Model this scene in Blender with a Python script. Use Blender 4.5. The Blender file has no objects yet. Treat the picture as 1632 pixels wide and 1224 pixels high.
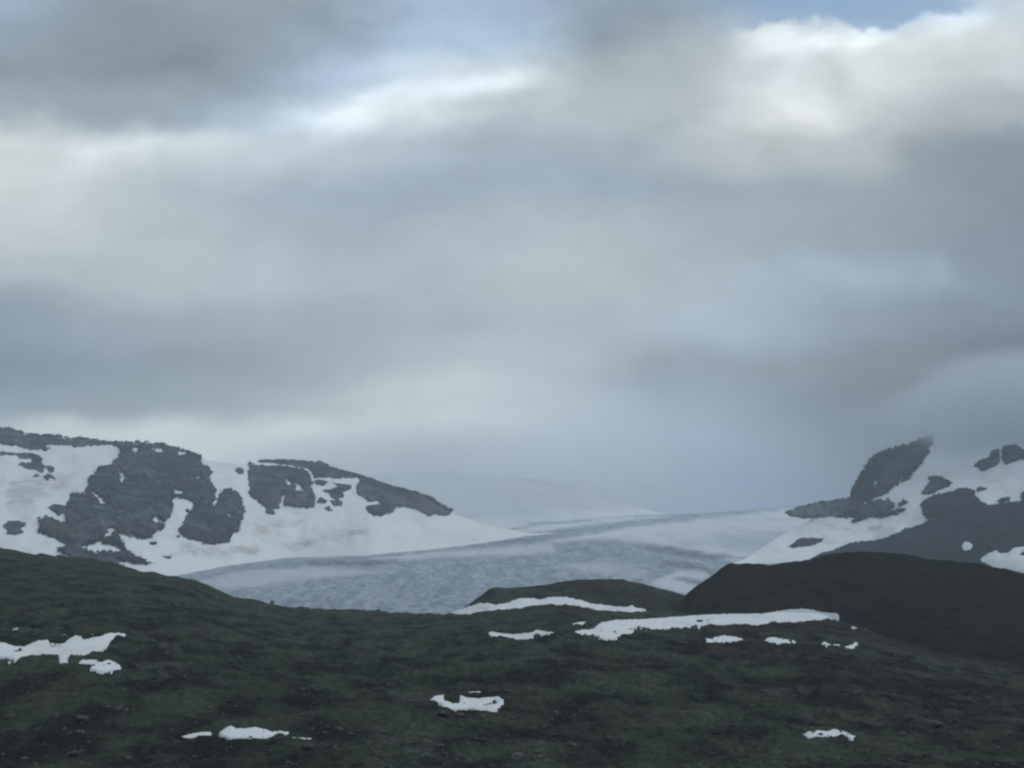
import bpy, math, random
import numpy as np

scene = bpy.context.scene
COL = scene.collection
R = math.radians

# ------------------------------------------------------------------ camera
PITCH = math.atan((1000 - 612) / 1632)
cam_data = bpy.data.cameras.new('camera')
cam_data.sensor_width = 36.0
cam_data.lens = 36.0
cam_data.clip_start = 0.5
cam_data.clip_end = 60000
cam = bpy.data.objects.new('camera', cam_data)
cam.location = (0, 0, 0)
cam.rotation_euler = (R(90) + PITCH, 0, 0)
COL.objects.link(cam)
scene.camera = cam

# ------------------------------------------------------------------ colour management, sampling
scene.view_settings.view_transform = 'Standard'
scene.view_settings.look = 'None'
scene.view_settings.exposure = 0.0
scene.view_settings.gamma = 1.0
scene.cycles.filter_width = 2.4
scene.cycles.volume_bounces = 12
scene.cycles.max_bounces = 16
scene.cycles.use_denoising = True

# ------------------------------------------------------------------ sun
SUN_EL, SUN_AZ = R(32), R(105)          # azimuth clockwise from +Y (the view): from the right, a little behind
sl = bpy.data.lights.new('sun', 'SUN')
sl.energy = 1.0
sl.angle = R(14)
sl.color = (1.0, 0.98, 0.95)
so = bpy.data.objects.new('sun', sl)
so.rotation_euler = (R(90) - SUN_EL, 0, R(180) - SUN_AZ + R(180) - R(180))
COL.objects.link(so)


def lin(c):
    out = []
    for v in c[:3]:
        v = v / 255.0
        out.append(v / 12.92 if v <= 0.04045 else ((v + 0.055) / 1.055) ** 2.4)
    return tuple(out)


# ------------------------------------------------------------------ node helper
class NT:
    def __init__(self, tree):
        self.t = tree
        self.n = tree.nodes
        self.l = tree.links

    def node(self, typ, **kw):
        nd = self.n.new(typ)
        for k, v in kw.items():
            setattr(nd, k, v)
        return nd

    def put(self, sock, v):
        if isinstance(v, bpy.types.NodeSocket):
            self.l.new(v, sock)
        else:
            sock.default_value = v

    def math(self, op, a, b=0.0, c=None, clamp=False):
        nd = self.node('ShaderNodeMath', operation=op, use_clamp=clamp)
        self.put(nd.inputs[0], a)
        self.put(nd.inputs[1], b)
        if c is not None:
            self.put(nd.inputs[2], c)
        return nd.outputs[0]

    def vmath(self, op, a, b=(0, 0, 0)):
        nd = self.node('ShaderNodeVectorMath', operation=op)
        self.put(nd.inputs[0], a)
        if op == 'SCALE':
            self.put(nd.inputs[3], b)
        else:
            self.put(nd.inputs[1], b)
        return nd.outputs[0]

    def smooth(self, x, a, b, lo=0.0, hi=1.0):
        nd = self.node('ShaderNodeMapRange', interpolation_type='SMOOTHSTEP')
        self.put(nd.inputs[0], x)
        for i, v in zip((1, 2, 3, 4), (a, b, lo, hi)):
            self.put(nd.inputs[i], v)
        return nd.outputs[0]

    def mix(self, f, a, b, blend='MIX'):
        nd = self.node('ShaderNodeMix', data_type='RGBA', blend_type=blend)
        self.put(nd.inputs[0], f)
        for i, v in ((6, a), (7, b)):
            if not isinstance(v, bpy.types.NodeSocket):
                v = tuple(v) + (1.0,) if len(v) == 3 else v
            self.put(nd.inputs[i], v)
        return nd.outputs[2]

    def noise(self, vec, scale, detail=4.0, rough=0.55, dist=0.0, out=0):
        nd = self.node('ShaderNodeTexNoise')
        self.put(nd.inputs['Vector'], vec)
        nd.inputs['Scale'].default_value = scale
        nd.inputs['Detail'].default_value = detail
        nd.inputs['Roughness'].default_value = rough
        nd.inputs['Distortion'].default_value = dist
        return nd.outputs[out]

    def xyz(self, x, y, z):
        nd = self.node('ShaderNodeCombineXYZ')
        for i, v in enumerate((x, y, z)):
            self.put(nd.inputs[i], v)
        return nd.outputs[0]


# ------------------------------------------------------------------ world: Nishita sky behind a broken cloud deck
world = bpy.data.worlds.new('World')
scene.world = world
world.use_nodes = True
world.node_tree.nodes.clear()
W = NT(world.node_tree)
geo = W.node('ShaderNodeTexCoord')
sep = W.node('ShaderNodeSeparateXYZ')
W.l.new(geo.outputs['Generated'], sep.inputs[0])
DX, DY, DZ = sep.outputs
dyc = W.math('MAXIMUM', DY, 0.12)
CU0 = W.math('DIVIDE', DX, dyc)           # horizontal slope of the direction
CV0 = W.math('DIVIDE', DZ, dyc)           # vertical slope of the direction
flat = W.xyz(CU0, W.math('MULTIPLY', CV0, 1.5), 0.0)
wn = W.noise(flat, 6.0, 5.0, 0.55, 0.0, 1)
ws = W.node('ShaderNodeSeparateXYZ')
W.l.new(wn, ws.inputs[0])
CU = W.math('ADD', CU0, W.math('MULTIPLY', W.math('SUBTRACT', ws.outputs[0], 0.5), 0.11))
CV = W.math('ADD', CV0, W.math('MULTIPLY', W.math('SUBTRACT', ws.outputs[1], 0.5), 0.075))


def slope(y):                              # slope of the view ray at a height in the picture
    return math.tan(PITCH + math.atan((612 - y) / 1632))


def uslope(x, y):
    return (x - 816) / 1632 / (math.cos(PITCH) - math.sin(PITCH) * (612 - y) / 1632)


# cloud deck colours by direction: rows of decreasing elevation
SKYX = [0, 136, 272, 408, 544, 680, 816, 952, 1088, 1224, 1360, 1496, 1632]
SKY = [
 (0,   [(152,172,196),(140,155,166),(140,155,166),(143,158,170),(146,161,176),(156,178,203),(152,172,196),(143,159,175),(141,156,171),(150,178,208),(152,181,213),(165,188,212),(178,191,198)]),
 (60,  [(144,160,175),(138,152,162),(137,151,161),(141,156,168),(146,162,180),(164,187,211),(160,181,203),(143,159,173),(143,158,170),(190,201,208),(196,206,210),(192,201,205),(182,192,197)]),
 (120, [(140,155,168),(138,152,162),(134,149,158),(143,158,172),(164,183,210),(186,201,212),(182,195,202),(158,172,180),(155,169,177),(190,200,205),(186,195,200),(180,189,193),(172,182,188)]),
 (180, [(150,165,176),(148,162,172),(144,159,171),(166,183,202),(192,206,214),(186,198,205),(172,185,194),(162,176,185),(160,173,181),(196,203,206),(186,194,198),(166,177,184),(158,169,178)]),
 (235, [(190,198,202),(186,196,202),(178,192,200),(180,194,203),(168,183,194),(160,175,188),(156,171,184),(154,169,182),(158,171,180),(180,188,192),(168,178,184),(142,156,168),(138,151,164)]),
 (300, [(184,191,196),(174,185,191),(164,179,188),(158,173,186),(154,169,184),(152,167,182),(152,167,182),(150,166,181),(150,165,178),(152,166,177),(148,162,172),(138,152,164),(134,147,160)]),
 (380, [(176,186,192),(168,180,187),(166,179,186),(160,175,184),(154,169,181),(156,171,182),(160,174,184),(162,176,184),(156,171,181),(152,167,179),(146,161,173),(138,152,166),(132,146,160)]),
 (440, [(166,178,186),(162,176,184),(164,178,186),(160,174,183),(158,172,182),(158,172,182),(164,177,185),(164,177,184),(158,172,182),(158,174,187),(156,174,190),(142,157,173),(132,146,160)]),
 (510, [(138,153,168),(146,160,173),(150,164,176),(150,164,176),(152,166,177),(154,168,179),(158,172,182),(160,174,184),(158,173,187),(154,169,184),(144,158,172),(134,148,162),(126,140,154)]),
 (575, [(130,145,160),(136,151,164),(140,155,167),(144,158,170),(150,164,175),(160,173,182),(164,177,186),(158,172,184),(148,162,175),(142,156,168),(134,148,160),(126,140,152),(116,130,144)]),
 (640, [(140,155,168),(142,156,168),(144,159,170),(152,166,176),(164,177,184),(170,182,189),(168,181,190),(158,173,186),(148,163,178),(140,155,168),(128,142,154),(116,130,143),(106,119,133)]),
 (700, [(170,182,189),(172,184,190),(174,186,192),(176,187,193),(177,188,194),(176,187,194),(168,182,192),(155,171,187),(147,164,182),(142,157,175),(132,146,160),(116,130,142),(108,121,134)]),
 (780, [(164,176,185),(166,178,186),(168,180,188),(170,182,189),(172,184,190),(170,182,190),(160,174,187),(146,162,180),(142,158,180),(138,154,176),(130,145,162),(118,132,146),(110,124,138)]),
]
SKY_GAIN = 1.0
HAZE_D = 8.5e-5                            # extinction of the valley haze, per metre
HAZE_L = (0.282, 0.348, 0.430)                # about the light the haze itself sends


def behind_haze(c, yy):
    e = math.atan(max(slope(yy), 0.02))
    T_ = math.exp(-HAZE_D * min(9500 / math.cos(e), 1650 / math.sin(e)))
    l = lin(c)
    lum = 0.3 * l[0] + 0.55 * l[1] + 0.15 * l[2]
    k = 1.11 * (lum / 0.38) ** 0.35
    return tuple(max(0.08, (v * k - (1 - T_) * h) / T_) for v, h in zip((l[0] * 1.035, l[1] * 1.005, l[2] * 0.99), HAZE_L))


prev = None
for j, (yy, cols) in enumerate(SKY):
    rp = W.node('ShaderNodeValToRGB')
    cr = rp.color_ramp
    cr.interpolation = 'B_SPLINE'
    u0, u1 = uslope(0, yy), uslope(1632, yy)
    f = W.node('ShaderNodeMapRange')
    W.put(f.inputs[0], CU)
    f.inputs[1].default_value = u0
    f.inputs[2].default_value = u1
    W.l.new(f.outputs[0], rp.inputs[0])
    els = cr.elements
    while len(els) < len(SKYX):
        els.new(0.5)
    for k in range(len(SKYX)):
        els[k].position = SKYX[k] / 1632.0
        els[k].color = behind_haze(cols[k], yy) + (1.0,)
    if prev is None:
        prev = rp.outputs[0]
    else:
        t = W.smooth(CV, slope(SKY[j - 1][0]), slope(yy))
        prev = W.mix(t, prev, rp.outputs[0])
deck = prev

# soft lit billows and dark bellies: (x, y, half width, half height, tilt, change)
BLOBS = [
 (790, 130, 80, 28, 8, 0.10), (640, 160, 150, 26, 12, 0.09), (480, 195, 170, 28, 7, 0.05), (130, 215, 160, 32, -4, 0.06),
 (1385, 40, 30, 26, 0, 0.14), (1240, 68, 80, 26, 0, 0.12), (1520, 30, 60, 24, 12, 0.12), (1310, 60, 60, 22, 8, 0.08),
 (1240, 150, 90, 60, 0, 0.05), (1430, 120, 60, 40, 0, 0.05), (1590, 110, 50, 30, 0, 0.05), (1340, 200, 110, 28, -25, 0.05),
 (260, 100, 130, 40, 0, -0.05), (560, 50, 60, 30, -20, -0.06), (960, 80, 110, 50, 10, -0.05), (1050, 30, 120, 30, 0, -0.04),
 (1240, 240, 70, 30, 0, -0.04), (1480, 230, 120, 50, 0, -0.05), (1340, 110, 30, 40, 20, -0.05),
 (1060, 590, 110, 50, 0, -0.05), (1340, 600, 160, 70, 0, -0.03), (1480, 420, 26, 30, -40, 0.05),
 (880, 400, 160, 40, 0, 0.03), (420, 420, 200, 40, 0, 0.03), (700, 620, 120, 60, -10, 0.03), (90, 330, 110, 90, 0, 0.03),
 (1545, 690, 130, 26, -4, -0.05),
]
lumps = W.smooth(W.noise(flat, 11.0, 5.0, 0.55, 0.3), 0.28, 0.68, 0.35, 1.55)
CUV = W.xyz(CU, CV, 0.0)
total = None
for (bx, by, rx, ry, tilt, amp) in BLOBS:
    mp = W.node('ShaderNodeMapping', vector_type='TEXTURE')
    W.l.new(CUV, mp.inputs[0])
    mp.inputs[1].default_value = (uslope(bx, by), slope(by), 0)
    mp.inputs[2].default_value = (0, 0, R(tilt))
    mp.inputs[3].default_value = (rx / 1632 * 1.7, ry / 1632 * 1.7, 1)
    gr = W.node('ShaderNodeTexGradient', gradient_type='SPHERICAL')
    W.l.new(mp.outputs[0], gr.inputs[0])
    sm = W.math('MULTIPLY', W.smooth(gr.outputs[1], 0.0, 1.0), lumps)
    total = W.math('MULTIPLY_ADD', sm, amp, total if total is not None else 0.0)
wisps = W.math('MULTIPLY', W.math('SUBTRACT', W.noise(flat, 7.0, 6.0, 0.60, 0.5), 0.5), 0.36)
puffs = W.math('MULTIPLY', W.math('SUBTRACT', W.noise(flat, 17.0, 6.0, 0.6, 0.3), 0.5), W.smooth(CV0, slope(620), slope(150), 0.10, 0.30))
wisps = W.math('ADD', wisps, puffs)
gain = W.math('ADD', W.math('MULTIPLY', total, 2.4), W.math('ADD', wisps, 1.0))
deck = W.vmath('SCALE', deck, gain)

# the rest of the vault, outside the view: an even broken overcast
dome_n = W.noise(W.vmath('MULTIPLY', geo.outputs['Generated'], (1, 1, 2.2)), 2.2, 5.0, 0.55)
dome = W.mix(W.smooth(dome_n, 0.3, 0.7), lin((150, 164, 180)), lin((190, 199, 208)))
front = W.math('MULTIPLY', W.smooth(DY, 0.15, 0.5), W.smooth(CV0, slope(-500), slope(-20)))
clouds = W.mix(front, dome, deck)

sky = W.node('ShaderNodeTexSky', sky_type='NISHITA')
sky.sun_disc = False
sky.sun_elevation = SUN_EL
sky.sun_rotation = SUN_AZ
# gaps of clear sky in the deck (the Nishita blue shows): strip along the top right, a gap upper middle
gx = W.math('SUBTRACT', CV, W.math('ADD', slope(60), W.math('MULTIPLY', W.math('SUBTRACT', CU, uslope(1130, 60)), 0.115)))
gx = W.math('ADD', gx, W.math('MULTIPLY', W.math('SUBTRACT', W.noise(W.xyz(CU0, W.math('MULTIPLY', CV0, 0.5), 3.0), 17.0, 4.0, 0.55), 0.5), 0.055))
g1 = W.math('MULTIPLY', W.smooth(gx, -0.003, 0.009), W.math('MULTIPLY', W.smooth(CU, uslope(1090, 30), uslope(1230, 30)), W.smooth(CU, uslope(1590, 10), uslope(1500, 10))))
skyc = W.vmath('SCALE', sky.outputs[0], 0.10)
fin = W.mix(W.math('MULTIPLY', g1, 0.75), clouds, W.mix(0.75, skyc, lin((152, 184, 220))))
# toward the ground the deck ends in plain grey
below = W.smooth(DZ, -0.02, -0.10)
fin = W.mix(below, fin, lin((110, 120, 128)))
bg = W.node('ShaderNodeBackground')
bg.inputs[1].default_value = 0.1
W.l.new(W.vmath('SCALE', fin, 10.0 * SKY_GAIN), bg.inputs[0])
wo = W.node('ShaderNodeOutputWorld')
W.l.new(bg.outputs[0], wo.inputs[0])
world.cycles.sampling_method = 'MANUAL'
world.cycles.sample_map_resolution = 512

# ------------------------------------------------------------------ noise in numpy


def _hash(ix, iy, seed):
    h = (ix.astype(np.int64) * 374761393 + iy.astype(np.int64) * 668265263 + seed * 974634533) & 0xFFFFFFFF
    h = ((h ^ (h >> 13)) * 1274126177) & 0xFFFFFFFF
    h = (h ^ (h >> 16)) & 0xFFFFFFFF
    return h


def gnoise(x, y, seed=0):
    x = np.asarray(x, float)
    y = np.asarray(y, float)
    x, y = np.broadcast_arrays(x, y)
    ix = np.floor(x).astype(np.int64)
    iy = np.floor(y).astype(np.int64)
    fx, fy = x - ix, y - iy
    ux = fx * fx * fx * (fx * (fx * 6 - 15) + 10)
    uy = fy * fy * fy * (fy * (fy * 6 - 15) + 10)

    def g(jx, jy, dx, dy):
        a = _hash(jx, jy, seed) * (2 * math.pi / 4294967296.0)
        return np.cos(a) * dx + np.sin(a) * dy
    a = g(ix, iy, fx, fy)
    b = g(ix + 1, iy, fx - 1, fy)
    c = g(ix, iy + 1, fx, fy - 1)
    d = g(ix + 1, iy + 1, fx - 1, fy - 1)
    return ((a * (1 - ux) + b * ux) * (1 - uy) + (c * (1 - ux) + d * ux) * uy) * 1.5


def fbm(x, y, octaves=4, seed=0, gain=0.5, lac=2.03):
    s, a = 0.0, 1.0
    for i in range(octaves):
        s = s + a * gnoise(x, y, seed + i * 17)
        x, y, a = x * lac, y * lac, a * gain
    return s


def ridged(x, y, octaves=4, seed=0, gain=0.55):
    s, a, n = 0.0, 1.0, 0.0
    for i in range(octaves):
        s = s + a * (1 - 2 * np.abs(gnoise(x, y, seed + i * 13)))
        n += a
        x, y, a = x * 2.1, y * 2.1, a * gain
    return s / n


def sstep(x, a, b):
    t = np.clip((x - a) / (b - a), 0, 1)
    return t * t * (3 - 2 * t)


# ------------------------------------------------------------------ mapping and mesh helpers
CP, SP = math.cos(PITCH), math.sin(PITCH)


def esl(py):
    return np.tan(PITCH + np.arctan((612 - np.asarray(py, float)) / 1632))


def usl(px, py):
    return (np.asarray(px, float) - 816) / 1632 / (CP - SP * (612 - np.asarray(py, float)) / 1632)


def P(px, py, Y):
    """the point Y metres out into the valley that is seen in the direction of (px, py)"""
    px, py, Y = np.broadcast_arrays(np.asarray(px, float), np.asarray(py, float), np.asarray(Y, float))
    return np.stack([usl(px, py) * Y, Y, esl(py) * Y], -1)


def prof(pts):
    xs = np.array([p[0] for p in pts], float)
    ys = np.array([p[1] for p in pts], float)
    return lambda x: np.interp(x, xs, ys)


def smoothprof(pts, w=12.0):
    f = prof(pts)
    o = np.linspace(-1, 1, 9)
    k = 1 - np.abs(o) + 0.1
    k /= k.sum()
    return lambda x: sum(ki * f(np.asarray(x, float) + oi * w) for oi, ki in zip(o, k))


def link_mesh(name, verts, faces, mat, parent=None, smooth=True):
    """one mesh object with its origin at the middle of its base"""
    verts = np.asarray(verts, np.float64)
    org = np.array([verts[:, 0].mean(), verts[:, 1].mean(), verts[:, 2].min()])
    me = bpy.data.meshes.new(name)
    me.vertices.add(len(verts))
    me.vertices.foreach_set('co', (verts - org).astype(np.float32).ravel())
    n = len(faces)
    k = faces.shape[1]
    me.loops.add(n * k)
    me.loops.foreach_set('vertex_index', faces.astype(np.int32).ravel())
    me.polygons.add(n)
    me.polygons.foreach_set('loop_start', np.arange(0, n * k, k, dtype=np.int32))
    try:
        me.polygons.foreach_set('loop_total', np.full(n, k, np.int32))
    except Exception:
        pass
    me.update(calc_edges=True)
    me.polygons.foreach_set('use_smooth', np.full(n, smooth, bool))
    me.validate()
    me.materials.append(mat)
    ob = bpy.data.objects.new(name, me)
    ob.location = org
    COL.objects.link(ob)
    if parent:
        ob.parent = parent
        ob.location = org - np.array(parent.location)
    return ob


def grid_faces(ny, nx, keep=None):
    idx = np.arange(ny * nx).reshape(ny, nx)
    q = np.stack([idx[:-1, :-1], idx[:-1, 1:], idx[1:, 1:], idx[1:, :-1]], -1)
    if keep is not None:
        q = q[keep]
    return q.reshape(-1, 4)


def grid_mesh(name, pts, mat, keep=None, parent=None):
    ny, nx = pts.shape[:2]
    v = pts.reshape(-1, 3)
    f = grid_faces(ny, nx, keep)
    if keep is not None:
        used = np.unique(f)
        re = np.full(len(v), -1)
        re[used] = np.arange(len(used))
        v, f = v[used], re[f]
    return link_mesh(name, v, f, mat, parent)


def tag(o, label=None, cat=None, group=None, kind=None):
    if label:
        o['label'] = label
    if cat:
        o['category'] = cat
    if group:
        o['group'] = group
    if kind:
        o['kind'] = kind
    return o


def sdist(px, py, poly):
    """signed distance (inside positive) of picture points to a closed outline"""
    p = np.asarray(poly, float)
    q = np.roll(p, -1, 0)
    best = np.full(px.shape, 1e9)
    ins = np.zeros(px.shape, bool)
    for (ax, ay), (bx, by) in zip(p, q):
        dx, dy = bx - ax, by - ay
        L = dx * dx + dy * dy + 1e-9
        t = np.clip(((px - ax) * dx + (py - ay) * dy) / L, 0, 1)
        best = np.minimum(best, (px - ax - t * dx) ** 2 + (py - ay - t * dy) ** 2)
        if ay != by:
            c = ((ay > py) != (by > py)) & (px < (bx - ax) * (py - ay) / (by - ay) + ax)
            ins ^= c
    return np.where(ins, 1, -1) * np.sqrt(best)


def fr(s, ox, oy):
    """outline points measured on an enlargement: scale s, corner (ox, oy)"""
    return lambda pts: [(ox + x / s, oy + y / s) for x, y in pts]


# ------------------------------------------------------------------ materials
def new_mat(name):
    m = bpy.data.materials.new(name)
    m.use_nodes = True
    m.node_tree.nodes.clear()
    T = NT(m.node_tree)
    b = T.node('ShaderNodeBsdfPrincipled')
    o = T.node('ShaderNodeOutputMaterial')
    T.l.new(b.outputs[0], o.inputs[0])
    b.inputs['Roughness'].default_value = 0.95
    b.inputs['Specular IOR Level'].default_value = 0.1
    return m, T, b


def world_pos(T):
    return T.node('ShaderNodeNewGeometry').outputs['Position']


def bump(T, b, h, dist, strength=1.0):
    nd = T.node('ShaderNodeBump')
    nd.inputs['Strength'].default_value = strength
    nd.inputs['Distance'].default_value = dist
    T.put(nd.inputs['Height'], h)
    T.l.new(nd.outputs[0], b.inputs['Normal'])


def snow_mat(name, base, dirt, scale, dirt_amt=0.5, dust=False):
    m, T, b = new_mat(name)
    p = world_pos(T)
    st = T.vmath('MULTIPLY', p, (1.0, 0.45, 1.6))
    n = T.noise(st, scale, 5, 0.6, 0.6)
    f = T.math('MULTIPLY', T.smooth(n, 0.46, 0.74), dirt_amt)
    c = T.mix(f, base, dirt)
    if dust:
        da = T.node('ShaderNodeAttribute', attribute_name='dust')
        nn = T.noise(T.vmath('MULTIPLY', p, (1.0, 1.0, 2.0)), 0.02, 4, 0.6)
        c = T.mix(T.math('MULTIPLY', da.outputs['Fac'], T.smooth(nn, 0.25, 0.75)), c, (0.46, 0.46, 0.44))
    T.l.new(c, b.inputs['Base Color'])
    bump(T, b, T.noise(p, scale * 6, 4, 0.6), 0.35 / scale * 0.02)
    return m


def rock_mat(name, dark, mid, warm, scale, bdist):
    m, T, b = new_mat(name)
    p = world_pos(T)
    v = T.vmath('MULTIPLY', p, (1.0, 1.0, 0.45))
    n1 = T.noise(v, scale, 7, 0.72, 0.6)
    n2 = T.noise(p, scale * 0.22, 3, 0.5)
    n3 = T.noise(p, scale * 5, 4, 0.65)
    c = T.mix(T.smooth(n1, 0.38, 0.64), dark, mid)
    c = T.mix(T.math('MULTIPLY', T.smooth(n2, 0.45, 0.65), 0.7), c, warm)
    c = T.mix(T.math('MULTIPLY', T.smooth(T.noise(p, scale * 0.32, 4, 0.6, 0.5), 0.42, 0.60), 0.75), c, dark)
    c = T.mix(T.math('MULTIPLY', T.smooth(n3, 0.50, 0.68), 0.55), c, tuple(1.4 * k for k in mid))
    T.l.new(c, b.inputs['Base Color'])
    bump(T, b, T.math('ADD', n1, T.math('MULTIPLY', n3, 0.4)), bdist)
    return m


def heath_mat(name, k=1.0, stone=0.5, sc=1.0):
    """low alpine heath: moss green, brown heather, grey lichened stone"""
    m, T, b = new_mat(name)
    p = world_pos(T)
    fl = T.vmath('MULTIPLY', p, (1.0, 0.55, 1.0))
    big = T.noise(fl, 0.018 * sc, 4, 0.6, 0.5)
    med = T.noise(fl, 0.09 * sc, 5, 0.62, 0.4)
    fin_ = T.noise(p, 0.75 * sc, 5, 0.7)
    spk = T.noise(p, 0.42 * sc, 3, 0.6, 0.2)
    green = tuple(k * c for c in (0.064, 0.080, 0.058))
    brown = tuple(k * c for c in (0.054, 0.047, 0.040))
    dark = tuple(k * c for c in (0.018, 0.022, 0.022))
    grey = tuple(k * c for c in (0.125, 0.135, 0.135))
    rust = tuple(k * c for c in (0.080, 0.062, 0.046))
    c = T.mix(T.smooth(med, 0.36, 0.62), dark, green)
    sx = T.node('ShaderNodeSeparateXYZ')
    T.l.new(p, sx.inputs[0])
    side = T.smooth(T.math('ADD', sx.outputs[0], T.math('MULTIPLY', T.math('SUBTRACT', big, 0.5), 260.0)), -60.0, 160.0, -0.10, 0.14)  # window-reflection tone put into the colour: browner toward the right
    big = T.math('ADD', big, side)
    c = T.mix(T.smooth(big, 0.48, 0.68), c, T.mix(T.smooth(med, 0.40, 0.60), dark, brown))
    c = T.mix(T.math('MULTIPLY', T.smooth(T.noise(fl, 0.16 * sc, 4, 0.6), 0.60, 0.70), 0.5), c, rust)
    rockf = T.math('MULTIPLY', T.smooth(spk, 0.52, 0.62), T.smooth(T.noise(fl, 0.045 * sc, 3, 0.5), 0.42, 0.66))
    c = T.mix(T.math('MULTIPLY', rockf, stone), c, grey)
    c = T.mix(T.smooth(fin_, 0.30, 0.70, 0.55, 0.0), c, dark)
    T.l.new(c, b.inputs['Base Color'])
    bump(T, b, T.math('ADD', fin_, T.math('MULTIPLY', med, 2.0)), 0.7 / sc)
    return m


M_SNOW_FAR = snow_mat('old_snow_mountain', (0.80, 0.82, 0.83), (0.60, 0.60, 0.57), 0.006, 0.6, True)
M_SNOW_NEAR = snow_mat('old_snow_patch', (0.80, 0.82, 0.83), (0.62, 0.63, 0.61), 0.05, 0.7)
M_ROCK_L = rock_mat('cliff_rock', (0.008, 0.016, 0.026), (0.150, 0.172, 0.190), (0.140, 0.128, 0.126), 0.020, 22.0)
M_ROCK_R = rock_mat('ridge_rock', (0.006, 0.011, 0.018), (0.110, 0.128, 0.140), (0.115, 0.108, 0.098), 0.020, 22.0)  # darker than the left rock: the dimmer light there is put into the colour
M_SCREE = rock_mat('scree_rock', (0.003, 0.006, 0.010), (0.016, 0.023, 0.031), (0.016, 0.021, 0.024), 0.03, 6.0)
M_STONE = rock_mat('lichen_stone', (0.07, 0.075, 0.075), (0.13, 0.135, 0.13), (0.12, 0.11, 0.09), 1.2, 0.08)
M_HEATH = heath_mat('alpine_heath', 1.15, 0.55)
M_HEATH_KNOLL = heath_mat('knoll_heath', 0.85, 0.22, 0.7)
M_HEATH_SHADED = heath_mat('shaded_heath', 0.36, 0.35, 0.7)  # heath colour darkened to stand in for cloud shadow on the right ridge

# ------------------------------------------------------------------ glacier depth rule (an even ramp of ice)


def Yg(py):
    return 264.0 / np.maximum(0.1515 - esl(py), 0.012)


def glacier_noise(px, py):
    return 1.0 + 0.006 * fbm(px / 140.0, py / 14.0, 3, 5)


def surf_glacier(px, py):
    return Yg(py) * glacier_noise(px, py)


# ------------------------------------------------------------------ outlines of the large land forms (crest lines)
HILLSIDE_CREST = prof([(-700, 830), (-300, 850), (0, 873), (17, 876), (40, 881), (50, 884), (72, 884), (87, 887), (117, 888), (142, 890),
    (167, 894), (188, 900), (208, 907), (233, 912), (242, 911), (267, 918), (282, 919), (305, 923), (325, 933), (350, 943),
    (357, 948), (408, 957), (435, 963), (458, 967), (513, 970), (565, 972), (603, 974), (623, 977), (680, 978), (740, 979),
    (775, 975), (805, 971), (860, 965), (877, 963), (920, 965), (940, 971), (980, 974), (1028, 976), (1088, 979), (1200, 979),
    (1300, 982), (1360, 995), (1420, 1020), (1500, 1042), (1632, 1065), (1900, 1080), (2400, 1090)])
KNOLL_CREST = smoothprof([(560, 1010), (700, 990), (740, 968), (765, 950), (780, 938), (787, 936), (820, 937), (850, 934), (875, 931), (900, 926),
    (920, 924), (955, 923), (990, 923), (1012, 928), (1037, 934), (1062, 940), (1088, 948), (1130, 958), (1250, 975), (1500, 1000)], 4)
RIDGE_CREST = prof([(1040, 985), (1070, 978), (1088, 968), (1094, 955), (1100, 942), (1115, 930), (1132, 920), (1150, 905), (1160, 899),
    (1167, 897), (1172, 899), (1208, 897), (1224, 901), (1244, 897), (1274, 895), (1306, 887), (1324, 882), (1374, 879),
    (1436, 882), (1474, 890), (1524, 895), (1566, 899), (1599, 906), (1632, 914), (1800, 935), (2000, 955), (2400, 990)])
LEFT_CREST = prof([(-900, 650), (-300, 668), (0, 685), (7, 684), (19, 687), (32, 691), (50, 694), (60, 696), (95, 697), (122, 700), (148, 703),
    (166, 706), (225, 707), (250, 709), (275, 715), (300, 721), (317, 730), (350, 737), (397, 741), (417, 737), (450, 737),
    (512, 741), (532, 750), (572, 761), (590, 766), (625, 778), (652, 785), (687, 796), (702, 807), (717, 816), (760, 832),
    (840, 850), (900, 850)])
LEFT_FOOT = prof([(-900, 900), (0, 955), (200, 932), (304, 914), (384, 899), (469, 889), (589, 885), (680, 877), (754, 868), (840, 855), (900, 850)])
RIGHT_CREST = prof([(1150, 905), (1190, 890), (1250, 850), (1300, 824), (1340, 816), (1362, 806), (1370, 790), (1378, 776), (1388, 762), (1398, 748),
    (1410, 736), (1428, 727), (1458, 715), (1478, 704), (1488, 697), (1530, 690), (1580, 682), (1632, 672), (1800, 640), (2100, 610), (2600, 600)])
RIGHT_FOOT = prof([(1150, 910), (1200, 900), (1300, 895), (1400, 890), (1632, 920), (2000, 940), (2600, 940)])


def depth_between(px, py, foot, crest, rise, seed, rough):
    f, c = foot(px), crest(px)
    t = np.clip((f - py) / np.maximum(f - c, 1.0), -0.3, 1.0)
    h = np.maximum(f - c, 0.0)
    y0 = Yg(f)
    d = y0 + rise * (h / 200.0) * (0.62 * np.clip(t, 0, 1) + 0.38 * np.clip(t, 0, 1) ** 2.2)
    d = d + np.clip(h / 80.0, 0, 1) * sstep(t, 0.0, 0.25) * rough * fbm(px / 90.0, py / 60.0, 4, seed, 0.45)
    return d


def surf_left(px, py):
    return depth_between(px, py, LEFT_FOOT, LEFT_CREST, 1100.0, 31, 50.0)


def surf_right(px, py):
    return depth_between(px, py, RIGHT_FOOT, RIGHT_CREST, 1000.0, 47, 50.0)


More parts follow.
